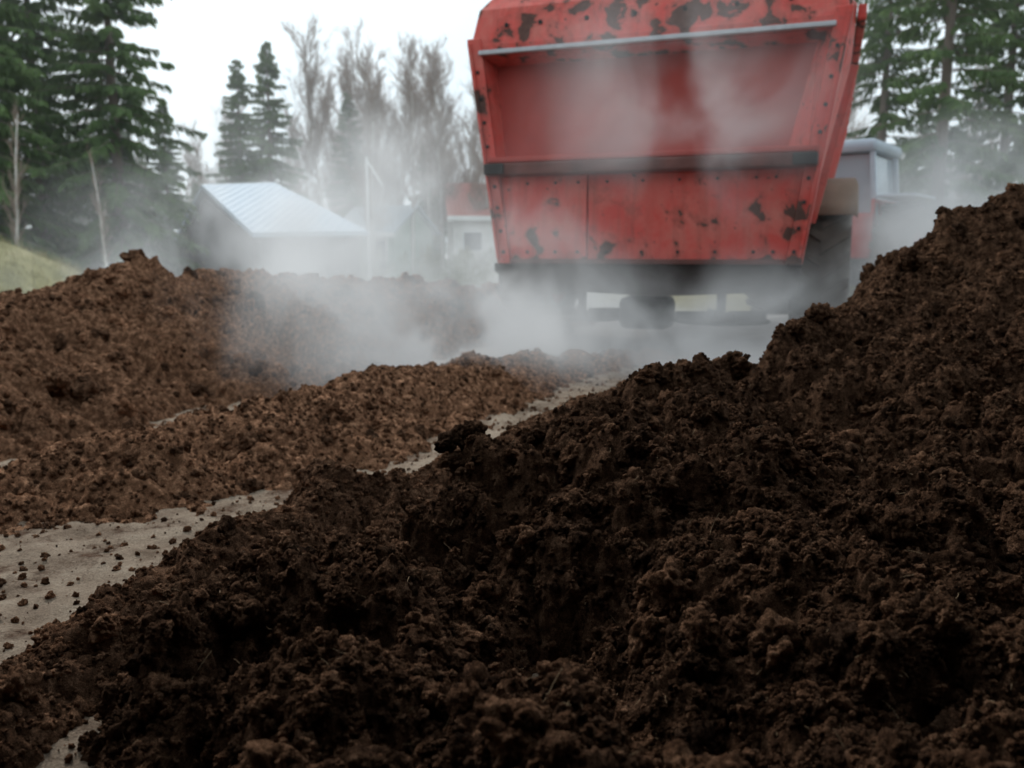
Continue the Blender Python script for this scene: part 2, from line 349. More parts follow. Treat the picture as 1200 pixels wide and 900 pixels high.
M_mud=simple('muddy_guard',(.20,.14,.10),.9,0,.4,5,.2,.003)
M_flap=simple('rubber_flap',(.035,.025,.022),.9,0,.5,5,.2,.003)
def wheel(pre,c,R,w,parent,hub,n=22,tm=None):
    tm=tm or M_rub; s=w/2
    lathe(pre+'_tyre',[(R*.52,-s*.75),(R*.62,-s*.95),(R*.85,-s),(R*.95,-s*.85),(R*.965,-s*.4),(R*.97,0),(R*.965,s*.4),(R*.95,s*.85),(R*.85,s),(R*.62,s*.95),(R*.52,s*.75)],c,'x',tm,parent)
    lathe(pre+'_rim',[(0.02,-s*.3),(R*.2,-s*.35),(R*.3,-s*.15),(R*.45,-s*.3),(R*.53,-s*.78),(R*.53,s*.78),(R*.45,s*.3),(R*.3,s*.15),(R*.2,s*.35),(0.02,s*.3)],c,'x',hub,parent)
    V=[];F=[]
    for i in range(n):
        for sd in (-1,1):
            t=2*math.pi*(i+(.5 if sd>0 else 0))/n
            def pt(x,r,a): return (c[0]+x,c[1]+r*math.cos(t+a),c[2]+r*math.sin(t+a))
            k=len(V); da=.34*.7/ (R/.75)
            base=[(0,-.05+da),(0,.05+da),(sd*s*.98,.06-.02),(sd*s*.98,-.06-.02)]
            V+=[pt(x,R*.95,a) for x,a in base]+[pt(x,R*1.0,a*.95) for x,a in base]
            F+=[tuple(k+q for q in f) for f in [(3,2,1,0),(4,5,6,7),(0,1,5,4),(1,2,6,5),(2,3,7,6),(3,0,4,7)]]
    pyd(pre+'_lugs',V,F,tm,parent)
# ================= spreader =================
sprd=empty('manure_spreader',(1.08,7.2,0),math.radians(-20))
def hw(z): return 1.27+(z-.8)*.145 if z<2.7 else 1.5455-(z-2.7)*.28
pw=.12
for sd,nm in ((-1,'left'),(1,'right')):
    prism('rear_post_'+nm,[(sd*(hw(z)-w),z) for z,w in ((.8,0),(1.6,0),(2.7,0))]+[(sd*(hw(z)-pw),z) for z in (2.7,1.6,.8)],-.05,.27,M_red,sprd)
    prism('post_lip_'+nm,[(sd*(hw(.84)-.012),.84),(sd*(hw(2.66)-.012),2.66),(sd*(hw(2.66)-.035),2.66),(sd*(hw(.84)-.035),.84)],-.085,-.052,M_red,sprd,.004)
def quadp(name,z0,z1,ins,y0,y1,m,xa=-1,xb=1,dx=0):
    a0=(hw(z0)-ins);a1=(hw(z1)-ins)
    return prism(name,[(xa if abs(xa)<1 else xa*a0,z0),(xb if abs(xb)<1 else xb*a0,z0),(xb if abs(xb)<1 else xb*a1,z1),(xa if abs(xa)<1 else xa*a1,z1)],y0,y1,m,sprd,.004)
quadp('lower_panel_left',.815,1.54,pw+.003,-.012,.02,M_red,-1,-.47)
quadp('lower_panel_right',.815,1.54,pw+.003,-.008,.02,M_red,-.462,1)
prism('seam_rib',[(-.50,.83),(-.475,.83),(-.475,1.53),(-.50,1.53)],-.022,-.013,M_red,sprd,.003)
box('bottom_lip',-1.15,1.15,-.045,-.013,.80,.84,M_scuff,sprd)
box('middle_bar',-hw(1.6)+.03,hw(1.6)-.03,-.14,-.055,1.545,1.65,M_scuff,sprd,.018)
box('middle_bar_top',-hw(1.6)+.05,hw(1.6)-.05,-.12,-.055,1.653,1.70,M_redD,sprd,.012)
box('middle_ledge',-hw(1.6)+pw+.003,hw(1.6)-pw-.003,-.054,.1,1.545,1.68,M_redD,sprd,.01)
for sd in (-1,1): box('bar_bracket',sd*1.26-.09,sd*1.26+.09,-.165,-.142,1.555,1.645,M_dark,sprd,.01)
zo0,zo1=1.683,2.545; ao0,ao1=hw(zo0)-pw-.003,hw(zo1)-pw-.003
O=[(-ao0,-.01,zo0),(ao0,-.01,zo0),(ao1,-.01,zo1),(-ao1,-.01,zo1)]
I=[(-ao0+.02,.14,zo0+.01),(ao0-.16,.14,zo0+.01),(ao1-.10,.23,zo1-.03),(-ao1+.03,.23,zo1-.03)]
pyd('recess_reveal',O+I,[(0,1,5,4),(1,2,6,5),(2,3,7,6),(3,0,4,7)],M_red,sprd)
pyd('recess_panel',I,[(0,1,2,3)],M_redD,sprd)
box('steel_strip',-1.43,1.43,-.075,-.03,2.558,2.595,M_steel,sprd,.006)
box('strip_rail',-1.42,1.42,-.028,.06,2.55,2.65,M_red,sprd,.006)
za,zb,zc=2.65,2.95,3.4
V=[(-hw(za)+.01,-.02,za),(hw(za)-.01,-.02,za),(hw(zb),.05,zb),(-hw(zb),.05,zb),(hw(zc)-.15,.45,zc),(-hw(zc)+.15,.45,zc),
   (-hw(za)+.01,.3,za),(hw(za)-.01,.3,za),(hw(zb),.6,zb),(-hw(zb),.6,zb),(hw(zc)-.15,.9,zc),(-hw(zc)+.15,.9,zc)]
F=[(0,1,2,3),(3,2,4,5),(0,3,9,6),(3,5,11,9),(1,7,8,2),(2,8,10,4),(5,4,10,11),(6,9,8,7),(9,11,10,8)]
pyd('rear_hood',V,F,M_red,sprd,bev=.03)
def sec(y,k,g=0):
    return [(-1.0,y,.78),(-1.22-k,y,1.15),(-1.50-k,y,2.45),(-1.52-k,y,2.85-g),(-1.40-k,y,2.98-g),(1.40+k,y,2.98-g),(1.52+k,y,2.85-g),(1.50+k,y,2.45),(1.22+k,y,1.15),(1.0,y,.78)]
ysn=[(.273,-.08),(.40,.02),(.55,.06),(5.0,.06)]
V=[];F=[]
for y,k in ysn: V+=sec(y,k)
for j in range(3):
    for i in range(10):
        a=j*10+i;b2=j*10+(i+1)%10; F.append((a,b2,b2+10,a+10))
F.append(tuple(range(9,-1,-1))); F.append(tuple(range(30,40)))
pyd('hopper',V,F,M_red,sprd,bev=.02)
for y in (.9,1.7,2.5,3.3,4.1,4.9):
    for sd in (-1,1):
        beam('side_rib',(sd*1.31,y,1.15),(sd*1.59,y,2.45),.07,.07,M_red,sprd)
box('top_rail_right',1.585,1.65,.5,5,2.72,2.84,M_red,sprd,.015); box('top_rail_left',-1.65,-1.585,.5,5,2.72,2.84,M_red,sprd,.015)
V=[];F=[]
def bolt(x,z,y,r=.016):
    k=len(V)
    for yy,rr in ((y,r),(y-.014,r*.9)):
        for i in range(8): V.append((x+rr*math.cos(i*math.pi/4),yy,z+rr*math.sin(i*math.pi/4)))
    F.append(tuple(k+8+i for i in range(8)))
    for i in range(8): F.append((k+i,k+(i+1)%8,k+8+(i+1)%8,k+8+i))
for z in (.9,1.08,1.28,1.46): 
    for sd in (-1,1): bolt(sd*(hw(z)-.075),z,-.05)
for z in (1.8,2.0,2.2,2.42):
    for sd in (-1,1): bolt(sd*(hw(z)-.06),z,-.05)
for x in (-1.0,-.75,-.55,-.3,0,.3,.6,.9,1.05): bolt(x,.90,-.013,.014); bolt(x,1.48,-.013,.012)
for x in (-1.2,-.9,-.5,-.1,.3,.7,1.1): bolt(x,2.80,.01,.02)
pyd('bolts',V,F,M_dark,sprd)
prism('rubber_flap',[(-1.24,.52),(-1.1,.5),(-.5,.56),(.1,.53),(.9,.57),(1.24,.52),(1.27,.8),(-1.27,.8)],.02,.045,M_flap,sprd,.003)
box('chassis_left',-.55,-.43,.3,5.4,.6,.775,M_dark,sprd); box('chassis_right',.43,.55,.3,5.4,.6,.775,M_dark,sprd)
beam('axle',(-1.4,1.75,.68),(1.4,1.75,.68),.16,.16,M_dark,sprd)
box('gearbox',-.22,.22,.12,.5,.24,.52,M_dark,sprd,.06)
for sd in (-1,1):
    lathe('spinner_disc',[(.01,0),(.4,0),(.42,.012),(.4,.025),(.01,.025)],(sd*.62,.42,.3),'z',M_dark,sprd)
    lathe('spinner_shaft',[(.04,0),(.04,.35)],(sd*.62,.42,.325),'z',M_dark,sprd,16)
    for a in range(4):
        t=a*math.pi/2+.4; beam('vane',(sd*.62+.06*math.cos(t),.42+.06*math.sin(t),.36),(sd*.62+.4*math.cos(t),.42+.4*math.sin(t),.36),.012,.07,M_dark,sprd,.002)
    wheel('wheel',(sd*1.40,1.6,.74),.74,.5,sprd,M_redD,20,M_rub if sd<0 else M_rubd)
    V=[];F=[]
    for i in range(13):
        t=math.radians(40+i*105/12); 
        for x,rr in ((sd*1.20,.83),(sd*1.66,.83),(sd*1.68,.79)): V.append((x,1.6+rr*math.cos(t),.74+rr*math.sin(t)))
    for i in range(12):
        for q in range(2): a=i*3+q; F.append((a,a+1,a+4,a+3))
    o=pyd('mudguard',V,F,M_mud,sprd,smooth=True); so=o.modifiers.new('s','SOLIDIFY'); so.thickness=.012
beam('drawbar',(0,5.0,.62),(.9,6.0,.55),.16,.16,M_dark,sprd)
# ================= tractor =================
tr=empty('tractor',(4.9,13.0,-.1),math.radians(-38))
M_tb=simple('grey_blue_paint',(.36,.42,.48),.5,0,.2,4); M_trd=simple('red_tractor_paint',(.45,.04,.03),.45,0,.2,4)
mg,nt,b=mat('cab_glass'); b.inputs['Base Color'].default_value=(.30,.36,.40,1); b.inputs['Roughness'].default_value=.1
for sd in (-1,1):
    wheel('rear_wheel',(sd*.92,0,.85),.85,.5,tr,M_trd,22,M_rubd); wheel('front_wheel',(sd*.85,2.5,.58),.58,.36,tr,M_trd,18)
    box('fender',sd*.92-.26,sd*.92+.26,-.55,.65,1.74,1.80,M_tb,tr,.03)
    box('fender_side',sd*.60-.02,sd*.60+.02,-.5,.7,1.0,1.74,M_trd,tr,.01)
    for y in (-.35,.85): beam('cab_post',(sd*.60,y,1.5),(sd*.52,y,2.4),.07,.07,M_tb,tr)
box('cab_floor',-.58,.58,-.4,.95,.9,1.55,M_trd,tr,.03)
V,F=hexa([(-.56,-.3,1.56),(.56,-.3,1.56),(.56,.82,1.56),(-.56,.82,1.56)],[(-.48,-.3,2.38),(.48,-.3,2.38),(.48,.82,2.38),(-.48,.82,2.38)])
pyd('cab_glass',V,F,mg,tr)
box('cab_roof',-.60,.60,-.45,.95,2.4,2.58,M_tb,tr,.07)
box('hood',-.36,.36,1.0,2.9,1.0,1.62,M_trd,tr,.09); box('grille',-.3,.3,2.9,2.96,.95,1.5,M_dark,tr,.02)
box('transmission',-.28,.28,-.5,2.8,.5,.89,M_dark,tr,.04); beam('front_axle',(-.8,2.5,.58),(.8,2.5,.58),.12,.12,M_dark,tr)
lathe('exhaust',[(.04,0),(.04,1.1)],(.42,1.2,1.5),'z',M_dark,tr,14); beam('hitch',(0,-.9,.5),(0,-.4,.55),.12,.08,M_dark,tr)
# ================= buildings =================
def metalroof(name,col,ang=0):
    m,nt,b=mat(name); v=objc(nt); w=N(nt,'ShaderNodeTexWave'); w.inputs['Scale'].default_value=1.5; w.inputs['Distortion'].default_value=0
    mp=N(nt,'ShaderNodeMapping'); mp.inputs['Rotation'].default_value=(0,0,ang); L(nt,v,mp.inputs[0]); L(nt,mp.outputs[0],w.inputs[0])
    L(nt,mix(nt,noise(nt,v,1.2,5),tuple(c*.85 for c in col),col),b.inputs['Base Color']); b.inputs['Roughness'].default_value=.55
    bump(nt,b,w.outputs['Fac'],.4,.03); return m
M_roofB=metalroof('pale_metal_roof',(.42,.53,.64)); M_roofR=metalroof('red_tile_roof',(.40,.10,.07)); M_roofG=metalroof('grey_metal_roof',(.33,.40,.45))
M_wallD=simple('dark_timber_wall',(.06,.045,.038),.9,0,.4,3); M_wallW=simple('white_wall',(.62,.61,.58),.8,0,.1,2); M_wallG=simple('pale_green_wall',(.32,.40,.34),.8,0,.15,2)
M_win=simple('window_dark',(.05,.06,.07),.2,0,.2,3,.5); M_trim=simple('white_trim',(.7,.7,.68),.7,0,.1,2)
def house(name,cx,cy,rz,w,dp,base,eave,ridge_,mr,mw,oh=.35,wins=3,door=True):
    e=empty(name,(cx,cy,0),rz); a=w/2;d=dp/2
    V=[(-a,-d,base),(a,-d,base),(a,d,base),(-a,d,base),(-a,-d,eave),(a,-d,eave),(a,d,eave),(-a,d,eave),(-a,0,ridge_),(a,0,ridge_)]
    F=[(0,1,5,4),(2,3,7,6),(1,2,6,9,5),(3,0,4,8,7)]
    pyd('walls',V,F,mw,e)
    sl=(ridge_-eave)/d
    for sd,nm in ((-1,'front'),(1,'back')):
        y1=sd*(d+oh); z1=ridge_-sl*(d+oh)
        b4=[(-a-oh,0,ridge_+.02),(a+oh,0,ridge_+.02),(a+oh,y1,z1+.02),(-a-oh,y1,z1+.02)]
        V,F=hexa(b4,[(x,y,z+.09) for x,y,z in b4]); pyd('roof_'+nm,V,F,mr,e)
    zc=(base+.9+eave)/2
    for i in range(wins):
        x=-a+w*(i+.5)/(wins); 
        box('window_frame',x-.5,x+.5,-d-.05,-d+.02,zc-.5,zc+.5,M_trim,e,.01); box('window_pane',x-.42,x+.42,-d-.06,-d-.051,zc-.42,zc+.42,M_win,e,0)
    if door: box('door',a*.45-.45,a*.45+.45,-d-.045,-d+.02,base,base+2.05,M_win,e,.01)
    box('fascia',-a-oh,a+oh,-d-oh-.03,-d-oh-.003,eave-sl*oh-.12,eave-sl*oh+.1,M_trim,e,0)
    return e
fs=empty('farm_shed')
E1,E2,R1,R2=[Vector(q) for q in (P(296,278,21.5),P(432,276,23.5),P(236,221,25.5),P(322,218,28))]
B1=R1+(R1-E1)*.8; B1.z=E1.z; B2=R2+(R2-E2)*.8; B2.z=E2.z
for nm,q in (('roof_front',[E1,E2,R2,R1]),('roof_back',[R1,R2,B2,B1])):
    V,F=hexa([tuple(v) for v in q],[tuple(v+Vector((0,0,.12))) for v in q]); pyd(nm,V,F,M_roofB,fs)
def inn(v,c,k=.93): return v*k+c*(1-k)
cen=(E1+E2+B1+B2)/4; w=[inn(v,cen) for v in (E1,E2,B2,B1)]; r1=inn(R1,cen);r2=inn(R2,cen)
V=[(v.x,v.y,-.9) for v in w]+[(v.x,v.y,v.z-.04) for v in w]+[(r1.x,r1.y,r1.z-.15),(r2.x,r2.y,r2.z-.15)]
pyd('walls',V,[(0,1,5,4),(1,2,6,9,5),(2,3,7,6),(3,0,4,8,7)],M_wallD,fs)
for t in (.12,.5,.88):
    q=w[0].lerp(w[1],t); beam('door_post',(q.x,q.y-.06,-.9),(q.x,q.y-.06,w[0].z-.05),.14,.1,M_wallD,fs)
house('farm_house',*P(452,250,42)[:2],math.radians(-32),3.4,3.0,-.8,1.9,3.0,M_roofG,M_wallG,.3,2)
house('white_house',*P(592,250,44)[:2],math.radians(8),5.6,4.4,-.8,2.7,4.2,M_roofR,M_wallW,.3,3)
up=empty('utility_pole',(P(431,250,28)[0],28,-.8))
lathe('pole',[(.055,0),(.04,4.7)],(0,0,0),'z',M_trim,up,10); beam('strut',(0,0,4.6),(.5,0,3.8),.06,.06,M_trim,up)
M_sh=simple('shade_shed_boards',(.12,.095,.075),.9,0,.35,3); sh=empty('shade_shed')  # unseen shed added above and behind the camera to darken the near heap
V,F=hexa([(-5,-7,3.5),(7,-7,3.5),(7,1.3,3.3),(-5,1.3,3.3)],[(-5,-7,3.6),(7,-7,3.6),(7,1.3,3.4),(-5,1.3,3.4)]); pyd('roof',V,F,M_sh,sh)
box('shade_back_wall',-5,7,-7.0,-6.9,-.1,3.49,M_sh,sh); box('shade_wall_left',-5,-4.9,-6.89,1.1,-.1,3.28,M_sh,sh); box('shade_wall_right',6.9,7,-6.89,1.1,-.1,3.28,M_sh,sh)
# ================= vegetation =================
def leafmat(name,a,b_,c):
    m,nt,b=mat(name); p=pos(nt)
    L(nt,ramp(nt,noise(nt,p,1.3,5,.7),[(.3,a),(.5,b_),(.7,c)]),b.inputs['Base Color']); b.inputs['Roughness'].default_value=.85; b.inputs['Specular IOR Level'].default_value=.15
    return m
M_ndl=leafmat('spruce_needles',(.055,.095,.035),(.10,.16,.058),(.16,.24,.085))
M_bark=simple('bark',(.18,.145,.12),.95,0,.35,8); M_birch=simple('birch_bark',(.55,.53,.49),.9,0,.5,5)
M_twig=simple('bare_twigs',(.29,.22,.18),.95,0,.3,3); M_bush=leafmat('brush',(.09,.13,.04),(.17,.18,.075),(.25,.22,.12))
def tube(V,F,FM,a,b,ra,rb,k,mi):
    a=Vector(a);b=Vector(b);d=(b-a).normalized(); s=d.cross(Vector((0,.3,1)) if abs(d.z)<.9 else Vector((1,0,0))).normalized(); u=d.cross(s); i0=len(V)
    for p_,r in ((a,ra),(b,rb)):
        for i in range(k):
            t=2*math.pi*i/k; V.append(tuple(p_+s*(r*math.cos(t))+u*(r*math.sin(t))))
    for i in range(k): F.append((i0+i,i0+(i+1)%k,i0+k+(i+1)%k,i0+k+i)); FM.append(mi)
def spruce_mesh(Ht,R,seed,dens=1.0,start=.1,gap=.0):
    r=random.Random(seed); V=[];F=[];FM=[]
    segs=10
    for i in range(segs):
        tube(V,F,FM,(0,0,Ht*i/segs),(0,0,Ht*(i+1)/segs),.02+.17*(1-i/segs),.02+.17*(1-(i+1)/segs),7,1)
    z=Ht*start
    while z<Ht*.985:
        t=z/Ht; nb=r.choice((4,5,6)); a0=r.random()*6.28
        for j in range(nb):
            if r.random()<gap: continue
            a=a0+j*6.28/nb+r.uniform(-.3,.3); Lb=(R*(1-t)**.75*r.uniform(.5,1.25)+.12)
            if t<.25: Lb*=.6+1.6*t
            dx,dy=math.cos(a),math.sin(a); droop=.6*(1-t)+.05; zz=z+r.uniform(-.12,.12); prev=(0,0,zz); n_=5; ptsb=[]
            for k in range(1,n_+1):
                s=k/n_; q=(dx*Lb*s,dy*Lb*s,zz+.15*Lb*s*(1-droop*2)-droop*Lb*.75*s*s+.28*Lb*max(0,s-.6)**1.3)
                tube(V,F,FM,prev,q,.022*(1.1-s)+.004,.022*(1.0-s)+.004,3,1); ptsb.append((prev,q)); prev=q
            ns=int((7+Lb*14)*dens)
            for k in range(ns):
                s=(k+r.random())/ns; s=.12+.88*s; ii=min(int(s*n_),n_-1); f=s*n_-ii; A_,B_=ptsb[ii]
                c=[A_[q]+(B_[q]-A_[q])*min(f,1) for q in range(3)]
                sd=r.choice((-1,1)); ln=r.uniform(.16,.50)*(1.15-.6*s)*(.5+.6*min(Lb,1.6)/1.6)
                fx=dx*.55-dy*sd*.85; fy=dy*.55+dx*sd*.85; hang=-r.uniform(.25,1.5)
                w=r.uniform(.02,.045); nl=math.sqrt(fx*fx+fy*fy+hang*hang); ex,ey,ez=fx/nl*ln,fy/nl*ln,hang/nl*ln
                px_,py_=-fy*w,fx*w; k0=len(V); zz_=w*.8*r.uniform(-1,1)
                V.extend([(c[0],c[1],c[2]),(c[0]+ex*.45+px_,c[1]+ey*.45+py_,c[2]+ez*.45+zz_),(c[0]+ex,c[1]+ey,c[2]+ez),(c[0]+ex*.45-px_,c[1]+ey*.45-py_,c[2]+ez*.45-zz_)])
                F.append((k0,k0+1,k0+2,k0+3)); FM.append(0)
                k0=len(V); V.extend([(c[0]+ex*.2,c[1]+ey*.2,c[2]+ez*.2+w),(c[0]+ex*.75,c[1]+ey*.75,c[2]+ez*.75+w*1.2),(c[0]+ex*.95,c[1]+ey*.95,c[2]+ez*.9-w*2),(c[0]+ex*.4,c[1]+ey*.4,c[2]+ez*.4-w*2.2)])
                F.append((k0,k0+1,k0+2,k0+3)); FM.append(0)
        z+=.27*(1.15-.5*t)*r.uniform(.7,1.3)
    return np.array(V),np.array(F),np.array(FM)
def bare_mesh(Ht,seed,lv=4,spread=.5,low=4,kl=.30):
    r=random.Random(seed); V=[];F=[];FM=[]
    def grow(p,d,ln,rad,l):
        n_=3 if l>1 else 5
        if l==0: n_=14
        q=Vector(p); dd=Vector(d); g=.035 if l==0 else .10
        for i in range(n_):
            nd=(dd+Vector((r.gauss(0,g),r.gauss(0,g),.06 if l else .03))).normalized(); q2=q+nd*(ln/n_)
            ra=rad*(1-i/n_*.8); rb=rad*(1-(i+1)/n_*.8)
            tube(V,F,FM,q,q2,ra,rb,6 if l==0 else 3,1 if l==0 else 0)
            if l<lv and (l>0 or i>=low):
                for _ in range(r.choice((1,2,3)) if l>0 else r.choice((2,3,4))):
                    a=r.random()*6.28; s=Vector((math.cos(a),math.sin(a),0)); s=(s-nd*s.dot(nd)).normalized()
                    k=spread*r.uniform(.7,1.5); cd=(nd+s*k+Vector((0,0,.15))).normalized()
                    grow(q.lerp(q2,r.random()),cd,(ln*(kl if l==0 else .52)*r.uniform(.6,1.1))*(1-.6*i/n_ if l==0 else 1),max(rb*.45,.0055),l+1)
            q=q2;dd=nd
    grow((0,0,0),(0,0,1),Ht,.02+Ht*.0075,0)
    return np.array(V),np.array(F),np.array(FM)
def gz(x,y): return float(gh(np.array([x]),np.array([y]))[0])-.05
def place(name,data,mats,px,d,rz=0,sc=1.0):
    x=(px-600)/1000*d
    if isinstance(data,bpy.types.Mesh): o=link(bpy.data.objects.new(name,data))
    else: o=mesh_np(name,data[0],data[1],mats,fmat=data[2],smooth=False)
    o.location=(x,d,gz(x,d)); o.rotation_euler=(0,0,rz); o.scale=(sc,)*3; return o
SM=[M_ndl,M_bark]; BMt=[M_twig,M_bark]; BMb=[M_twig,M_birch]
s1=place('spruce_tree',spruce_mesh(14,2.8,1,1.8,.06,.16),SM,150,24).data
s2=place('spruce_tree',spruce_mesh(15,3.0,2,1.8,.05,.16),SM,62,26).data
place('spruce_tree',s1,SM,-10,22,2.1,1.05); place('spruce_tree',s2,SM,-90,23,1.2,1)
place('spruce_tree',s1,SM,205,31,4.0,.5); 
s3=place('spruce_tree',spruce_mesh(15,3.0,3,1.4,.05,.28),SM,1088,22).data
place('spruce_tree',s3,SM,1020,27,1.3,.95); place('spruce_tree',s3,SM,1160,26,2.6,1.0); place('spruce_tree',s2,SM,1235,23,3.9,.95)
s4=place('spruce_tree',spruce_mesh(11,2.2,4,1.7,.12,.12),SM,325,40).data
place('spruce_tree',s4,SM,291,42,1,.97); place('spruce_tree',s4,SM,415,45,2.2,.88); place('spruce_tree',s4,SM,500,50,3.2,.7); place('spruce_tree',s4,SM,238,38,2.9,.42)
b1=place('bare_tree',bare_mesh(11.2,11),BMb,385,42).data
b2=place('bare_tree',bare_mesh(11.5,12,4,.6),BMb,455,44).data
b3=place('bare_tree',bare_mesh(10.5,13,4,.5,3,.28),BMb,520,43).data
for px,d,k,rz,sc in ((420,47,b3,1,1.05),(485,41,b1,2,.9),(545,46,b2,3,.95),(360,48,b2,4,.8),(570,42,b3,5,1.0),(270,46,b1,3.3,.75),(440,40,b3,2.5,.85),(505,49,b1,5.1,1.0),(400,50,b3,.3,1.0),(470,52,b2,2.2,1.05),(530,52,b1,1.1,1.05),(435,53,b2,4.4,1.1),(345,52,b3,3.0,.85),(255,50,b2,.4,.7),(985,36,b1,.7,.9),(1130,34,b3,1.1,.8)):
    place('bare_tree',k,None,px,d,rz,sc)
by=place('birch_tree',bare_mesh(4.6,21,2,.35,5,.2),BMb,24,19); place('birch_tree',by.data,None,132,19,2,.8)
def joined(name,items,mats):
    Vs=[];Fs=[];Ms=[];k=0
    for (V,F,M),x,y,rz,sc in items:
        c,s=math.cos(rz),math.sin(rz); R=np.array([[c,-s,0],[s,c,0],[0,0,1]])
        Vs.append(V@R.T*sc+np.array([x,y,gz(x,y)])); Fs.append(F+k); Ms.append(M); k+=len(V)
    return mesh_np(name,np.concatenate(Vs),np.concatenate(Fs),mats,fmat=np.concatenate(Ms),smooth=False)
ls=[spruce_mesh(9,1.7,30+i,.6,.04,.1) for i in range(2)]; lb=[bare_mesh(9,40+i,3,.5,3) for i in range(2)]
for b_ in lb: b_[2][b_[2]==0]=2
items=[]
for i in range(190):
    d=random.uniform(50,75); x=random.uniform(-.85,.85)*d; px=600+x/d*1000
    if 620<px<960: continue
    hs=1.05 if (px<230 or px>960) else .85
    items.append((random.choice(ls) if random.random()<(.4 if (px<340 or px>960) else .15) else random.choice(lb),x,d,random.random()*6,hs*random.uniform(.75,1.2)))
joined('distant_forest',items,[M_ndl,M_bark,M_twig])
V=[];F=[]
rb=random.Random(5)
for i in range(420):
    d=rb.uniform(25,42); px=rb.choice((rb.uniform(-80,250),rb.uniform(-80,250),rb.uniform(240,600),rb.uniform(960,1300),rb.uniform(960,1300)))
    x=(px-600)/1000*d; z0=gz(x,d); hh=rb.uniform(.8,2.6)*(1 if (px<250 or px>950) else .75); wd=rb.uniform(.4,1.0)
    if px>240 and px<600 and d<36: d+=8; x=(px-600)/1000*d
    for k in range(190):
        a=rb.random()*6.28; q=rb.random()**.6; zz=rb.random()**.8*hh; rr=wd*q*math.sin(min(1,zz/hh*.9+.15)*math.pi)**.6
        cx,cy,cz=x+rr*math.cos(a),d+rr*math.sin(a),z0+zz; ll=rb.uniform(.05,.22); e=(rb.gauss(0,.5)*ll,rb.gauss(0,.5)*ll,ll); w_=rb.uniform(.015,.04); b0=rb.random()*6.28
        k0=len(V); V+= [(cx,cy,cz),(cx+e[0]*.5+w_*math.cos(b0),cy+e[1]*.5+w_*math.sin(b0),cz+e[2]*.5),(cx+e[0],cy+e[1],cz+e[2]),(cx+e[0]*.5-w_*math.cos(b0),cy+e[1]*.5-w_*math.sin(b0),cz+e[2]*.5)]
        F.append((k0,k0+1,k0+2,k0+3))
mesh_np('brush',V,F,M_bush,smooth=False)
M_gr=leafmat('dry_grass',(.17,.16,.07),(.30,.27,.13),(.42,.36,.2))
X,Y=np.meshgrid(np.linspace(-16,-4.5,120),np.linspace(8.5,20,110))
q=np.clip((-5.4-X)/4.0,0,1); qq=q*q*(3-2*q); e=np.clip((Y-8.5)/2.2,0,1)*np.clip((20-Y)/5,0,1)
Zb=-.35+1.5*qq*e+fbm(X,Y,4,55)*.08
gb=grid_mesh('grass_bank',X,Y,Zb,M_gr)
idx=rng.integers(0,X.size,26000); bx=X.ravel()[idx]+rng.normal(0,.05,26000); byy=Y.ravel()[idx]+rng.normal(0,.05,26000); bz=Zb.ravel()[idx]
hh=rng.uniform(.05,.2,26000); lx=rng.normal(0,.06,26000); an=rng.random(26000)*6.28; w_=.006
V=np.stack([np.stack([bx-w_*np.cos(an),byy-w_*np.sin(an),bz-.02],-1),np.stack([bx+w_*np.cos(an),byy+w_*np.sin(an),bz-.02],-1),np.stack([bx+lx,byy+lx*.5,bz+hh],-1)],1).reshape(-1,3)
mesh_np('grass_blades',V,np.arange(len(V)).reshape(-1,3),M_gr,gb,False)
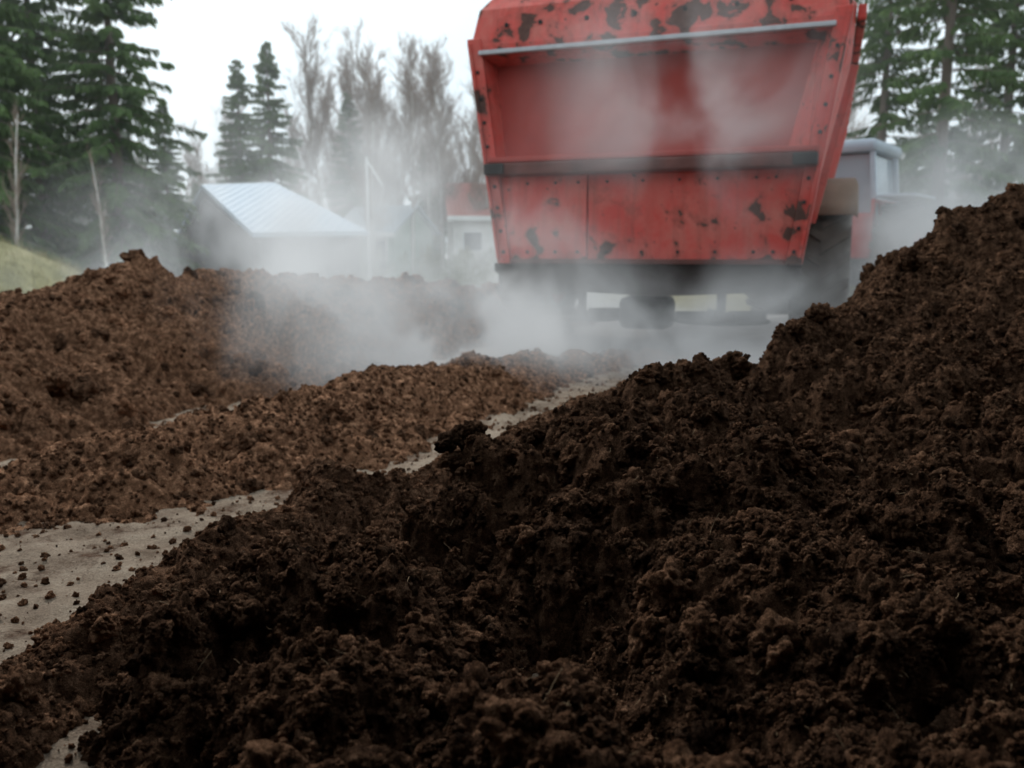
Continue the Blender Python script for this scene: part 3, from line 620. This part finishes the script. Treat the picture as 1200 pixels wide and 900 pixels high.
# ================= steam (real volumes; the faint emission stands for multiple scattering) =================
def steam(name,bounds,blobs,scale,lo,hi,step,em):
    x0,x1,y0,y1,z0,z1=bounds
    m=bpy.data.materials.new(name); m.use_nodes=True; nt=m.node_tree; nt.nodes.clear()
    out=N(nt,'ShaderNodeOutputMaterial'); vs=N(nt,'ShaderNodeVolumeScatter'); vs.inputs['Color'].default_value=(.99,.995,1,1); vs.inputs['Anisotropy'].default_value=.4
    v=objc(nt); mp=N(nt,'ShaderNodeMapping'); mp.inputs['Scale'].default_value=(1,1,.75); mp.inputs['Rotation'].default_value=(0,.5,0); L(nt,v,mp.inputs[0])
    nn=noise(nt,mp.outputs[0],scale,3,.58,.8)
    mr=N(nt,'ShaderNodeMapRange'); mr.interpolation_type='SMOOTHSTEP'; L(nt,nn,mr.inputs[0]); mr.inputs[1].default_value=lo; mr.inputs[2].default_value=hi
    tot=None
    for c,r,amp in blobs:
        s=N(nt,'ShaderNodeVectorMath',operation='SUBTRACT'); L(nt,v,s.inputs[0]); s.inputs[1].default_value=c
        dv=N(nt,'ShaderNodeVectorMath',operation='DIVIDE'); L(nt,s.outputs[0],dv.inputs[0]); dv.inputs[1].default_value=r
        ln=N(nt,'ShaderNodeVectorMath',operation='LENGTH'); L(nt,dv.outputs[0],ln.inputs[0])
        r2=N(nt,'ShaderNodeMapRange'); r2.interpolation_type='SMOOTHSTEP'; L(nt,ln.outputs['Value'],r2.inputs[0])
        r2.inputs[1].default_value=0; r2.inputs[2].default_value=1; r2.inputs[3].default_value=amp; r2.inputs[4].default_value=0
        tot=r2.outputs[0] if tot is None else math_(nt,'ADD',tot,r2.outputs[0])
    den=math_(nt,'MULTIPLY',mr.outputs[0],tot); L(nt,den,vs.inputs['Density'])
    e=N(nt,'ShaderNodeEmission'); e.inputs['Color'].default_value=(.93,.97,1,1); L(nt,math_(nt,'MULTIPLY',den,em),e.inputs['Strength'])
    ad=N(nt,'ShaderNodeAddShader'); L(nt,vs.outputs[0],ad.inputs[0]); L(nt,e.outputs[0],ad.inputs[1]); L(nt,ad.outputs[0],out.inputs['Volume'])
    try: m.cycles.volume_step_rate=step
    except Exception as ex: print(ex)
    return box(name,x0,x1,y0,y1,z0,z1,m,None,0)
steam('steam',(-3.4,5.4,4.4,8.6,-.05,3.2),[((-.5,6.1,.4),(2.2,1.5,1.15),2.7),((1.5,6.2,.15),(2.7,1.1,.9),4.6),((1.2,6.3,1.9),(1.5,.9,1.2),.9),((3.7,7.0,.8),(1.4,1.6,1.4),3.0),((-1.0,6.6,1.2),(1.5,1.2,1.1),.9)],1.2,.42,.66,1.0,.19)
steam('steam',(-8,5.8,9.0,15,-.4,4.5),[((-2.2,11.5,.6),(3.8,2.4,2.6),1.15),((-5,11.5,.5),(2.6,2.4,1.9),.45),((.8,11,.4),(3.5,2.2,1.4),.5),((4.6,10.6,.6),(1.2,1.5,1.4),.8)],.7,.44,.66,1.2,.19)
mm=bpy.data.materials.new('mist'); mm.use_nodes=True; nt=mm.node_tree; nt.nodes.clear(); out=N(nt,'ShaderNodeOutputMaterial'); vs=N(nt,'ShaderNodeVolumeScatter')
vs.inputs['Density'].default_value=.0045; vs.inputs['Color'].default_value=(.99,.995,1,1); vs.inputs['Anisotropy'].default_value=.3; L(nt,vs.outputs[0],out.inputs['Volume'])
box('mist',-70,70,15.5,80,-1.2,12,mm,None,0)
# ================= world, sun, camera =================
w=bpy.data.worlds.new('World'); S.world=w; w.use_nodes=True; nt=w.node_tree; bg=nt.nodes['Background']
el,az=math.radians(42),math.radians(-28)
sky=N(nt,'ShaderNodeTexSky',sky_type='NISHITA'); sky.sun_disc=False; sky.sun_elevation=el; sky.sun_rotation=az; sky.dust_density=3
hs=N(nt,'ShaderNodeHueSaturation'); hs.inputs['Saturation'].default_value=.35; L(nt,sky.outputs[0],hs.inputs['Color'])
tc=N(nt,'ShaderNodeTexCoord').outputs['Generated']
cl=ramp(nt,noise(nt,tc,2.2,5,.6),[(.3,(5.9,7.1,7.8)),(.7,(7.7,8.5,8.9))])
cm=mix(nt,.85,hs.outputs[0],cl); L(nt,cm,bg.inputs['Color']); bg.inputs['Strength'].default_value=.15
sl=bpy.data.lights.new('sun','SUN'); sl.energy=1.5; sl.angle=math.radians(10); sl.color=(1,.97,.93)
so=link(bpy.data.objects.new('sun',sl)); dv=Vector((math.sin(az)*math.cos(el),math.cos(az)*math.cos(el),math.sin(el))); so.rotation_euler=dv.to_track_quat('Z','Y').to_euler()
cam=bpy.data.cameras.new('camera'); cam.lens=30; cam.sensor_width=36; cam.clip_end=2000; cam.clip_start=.05
cam.dof.use_dof=True; cam.dof.focus_distance=2.0; cam.dof.aperture_fstop=3.2
co=link(bpy.data.objects.new('camera',cam)); co.location=(0,0,CH); co.rotation_euler=(math.pi/2-PITCH,0,0); S.camera=co
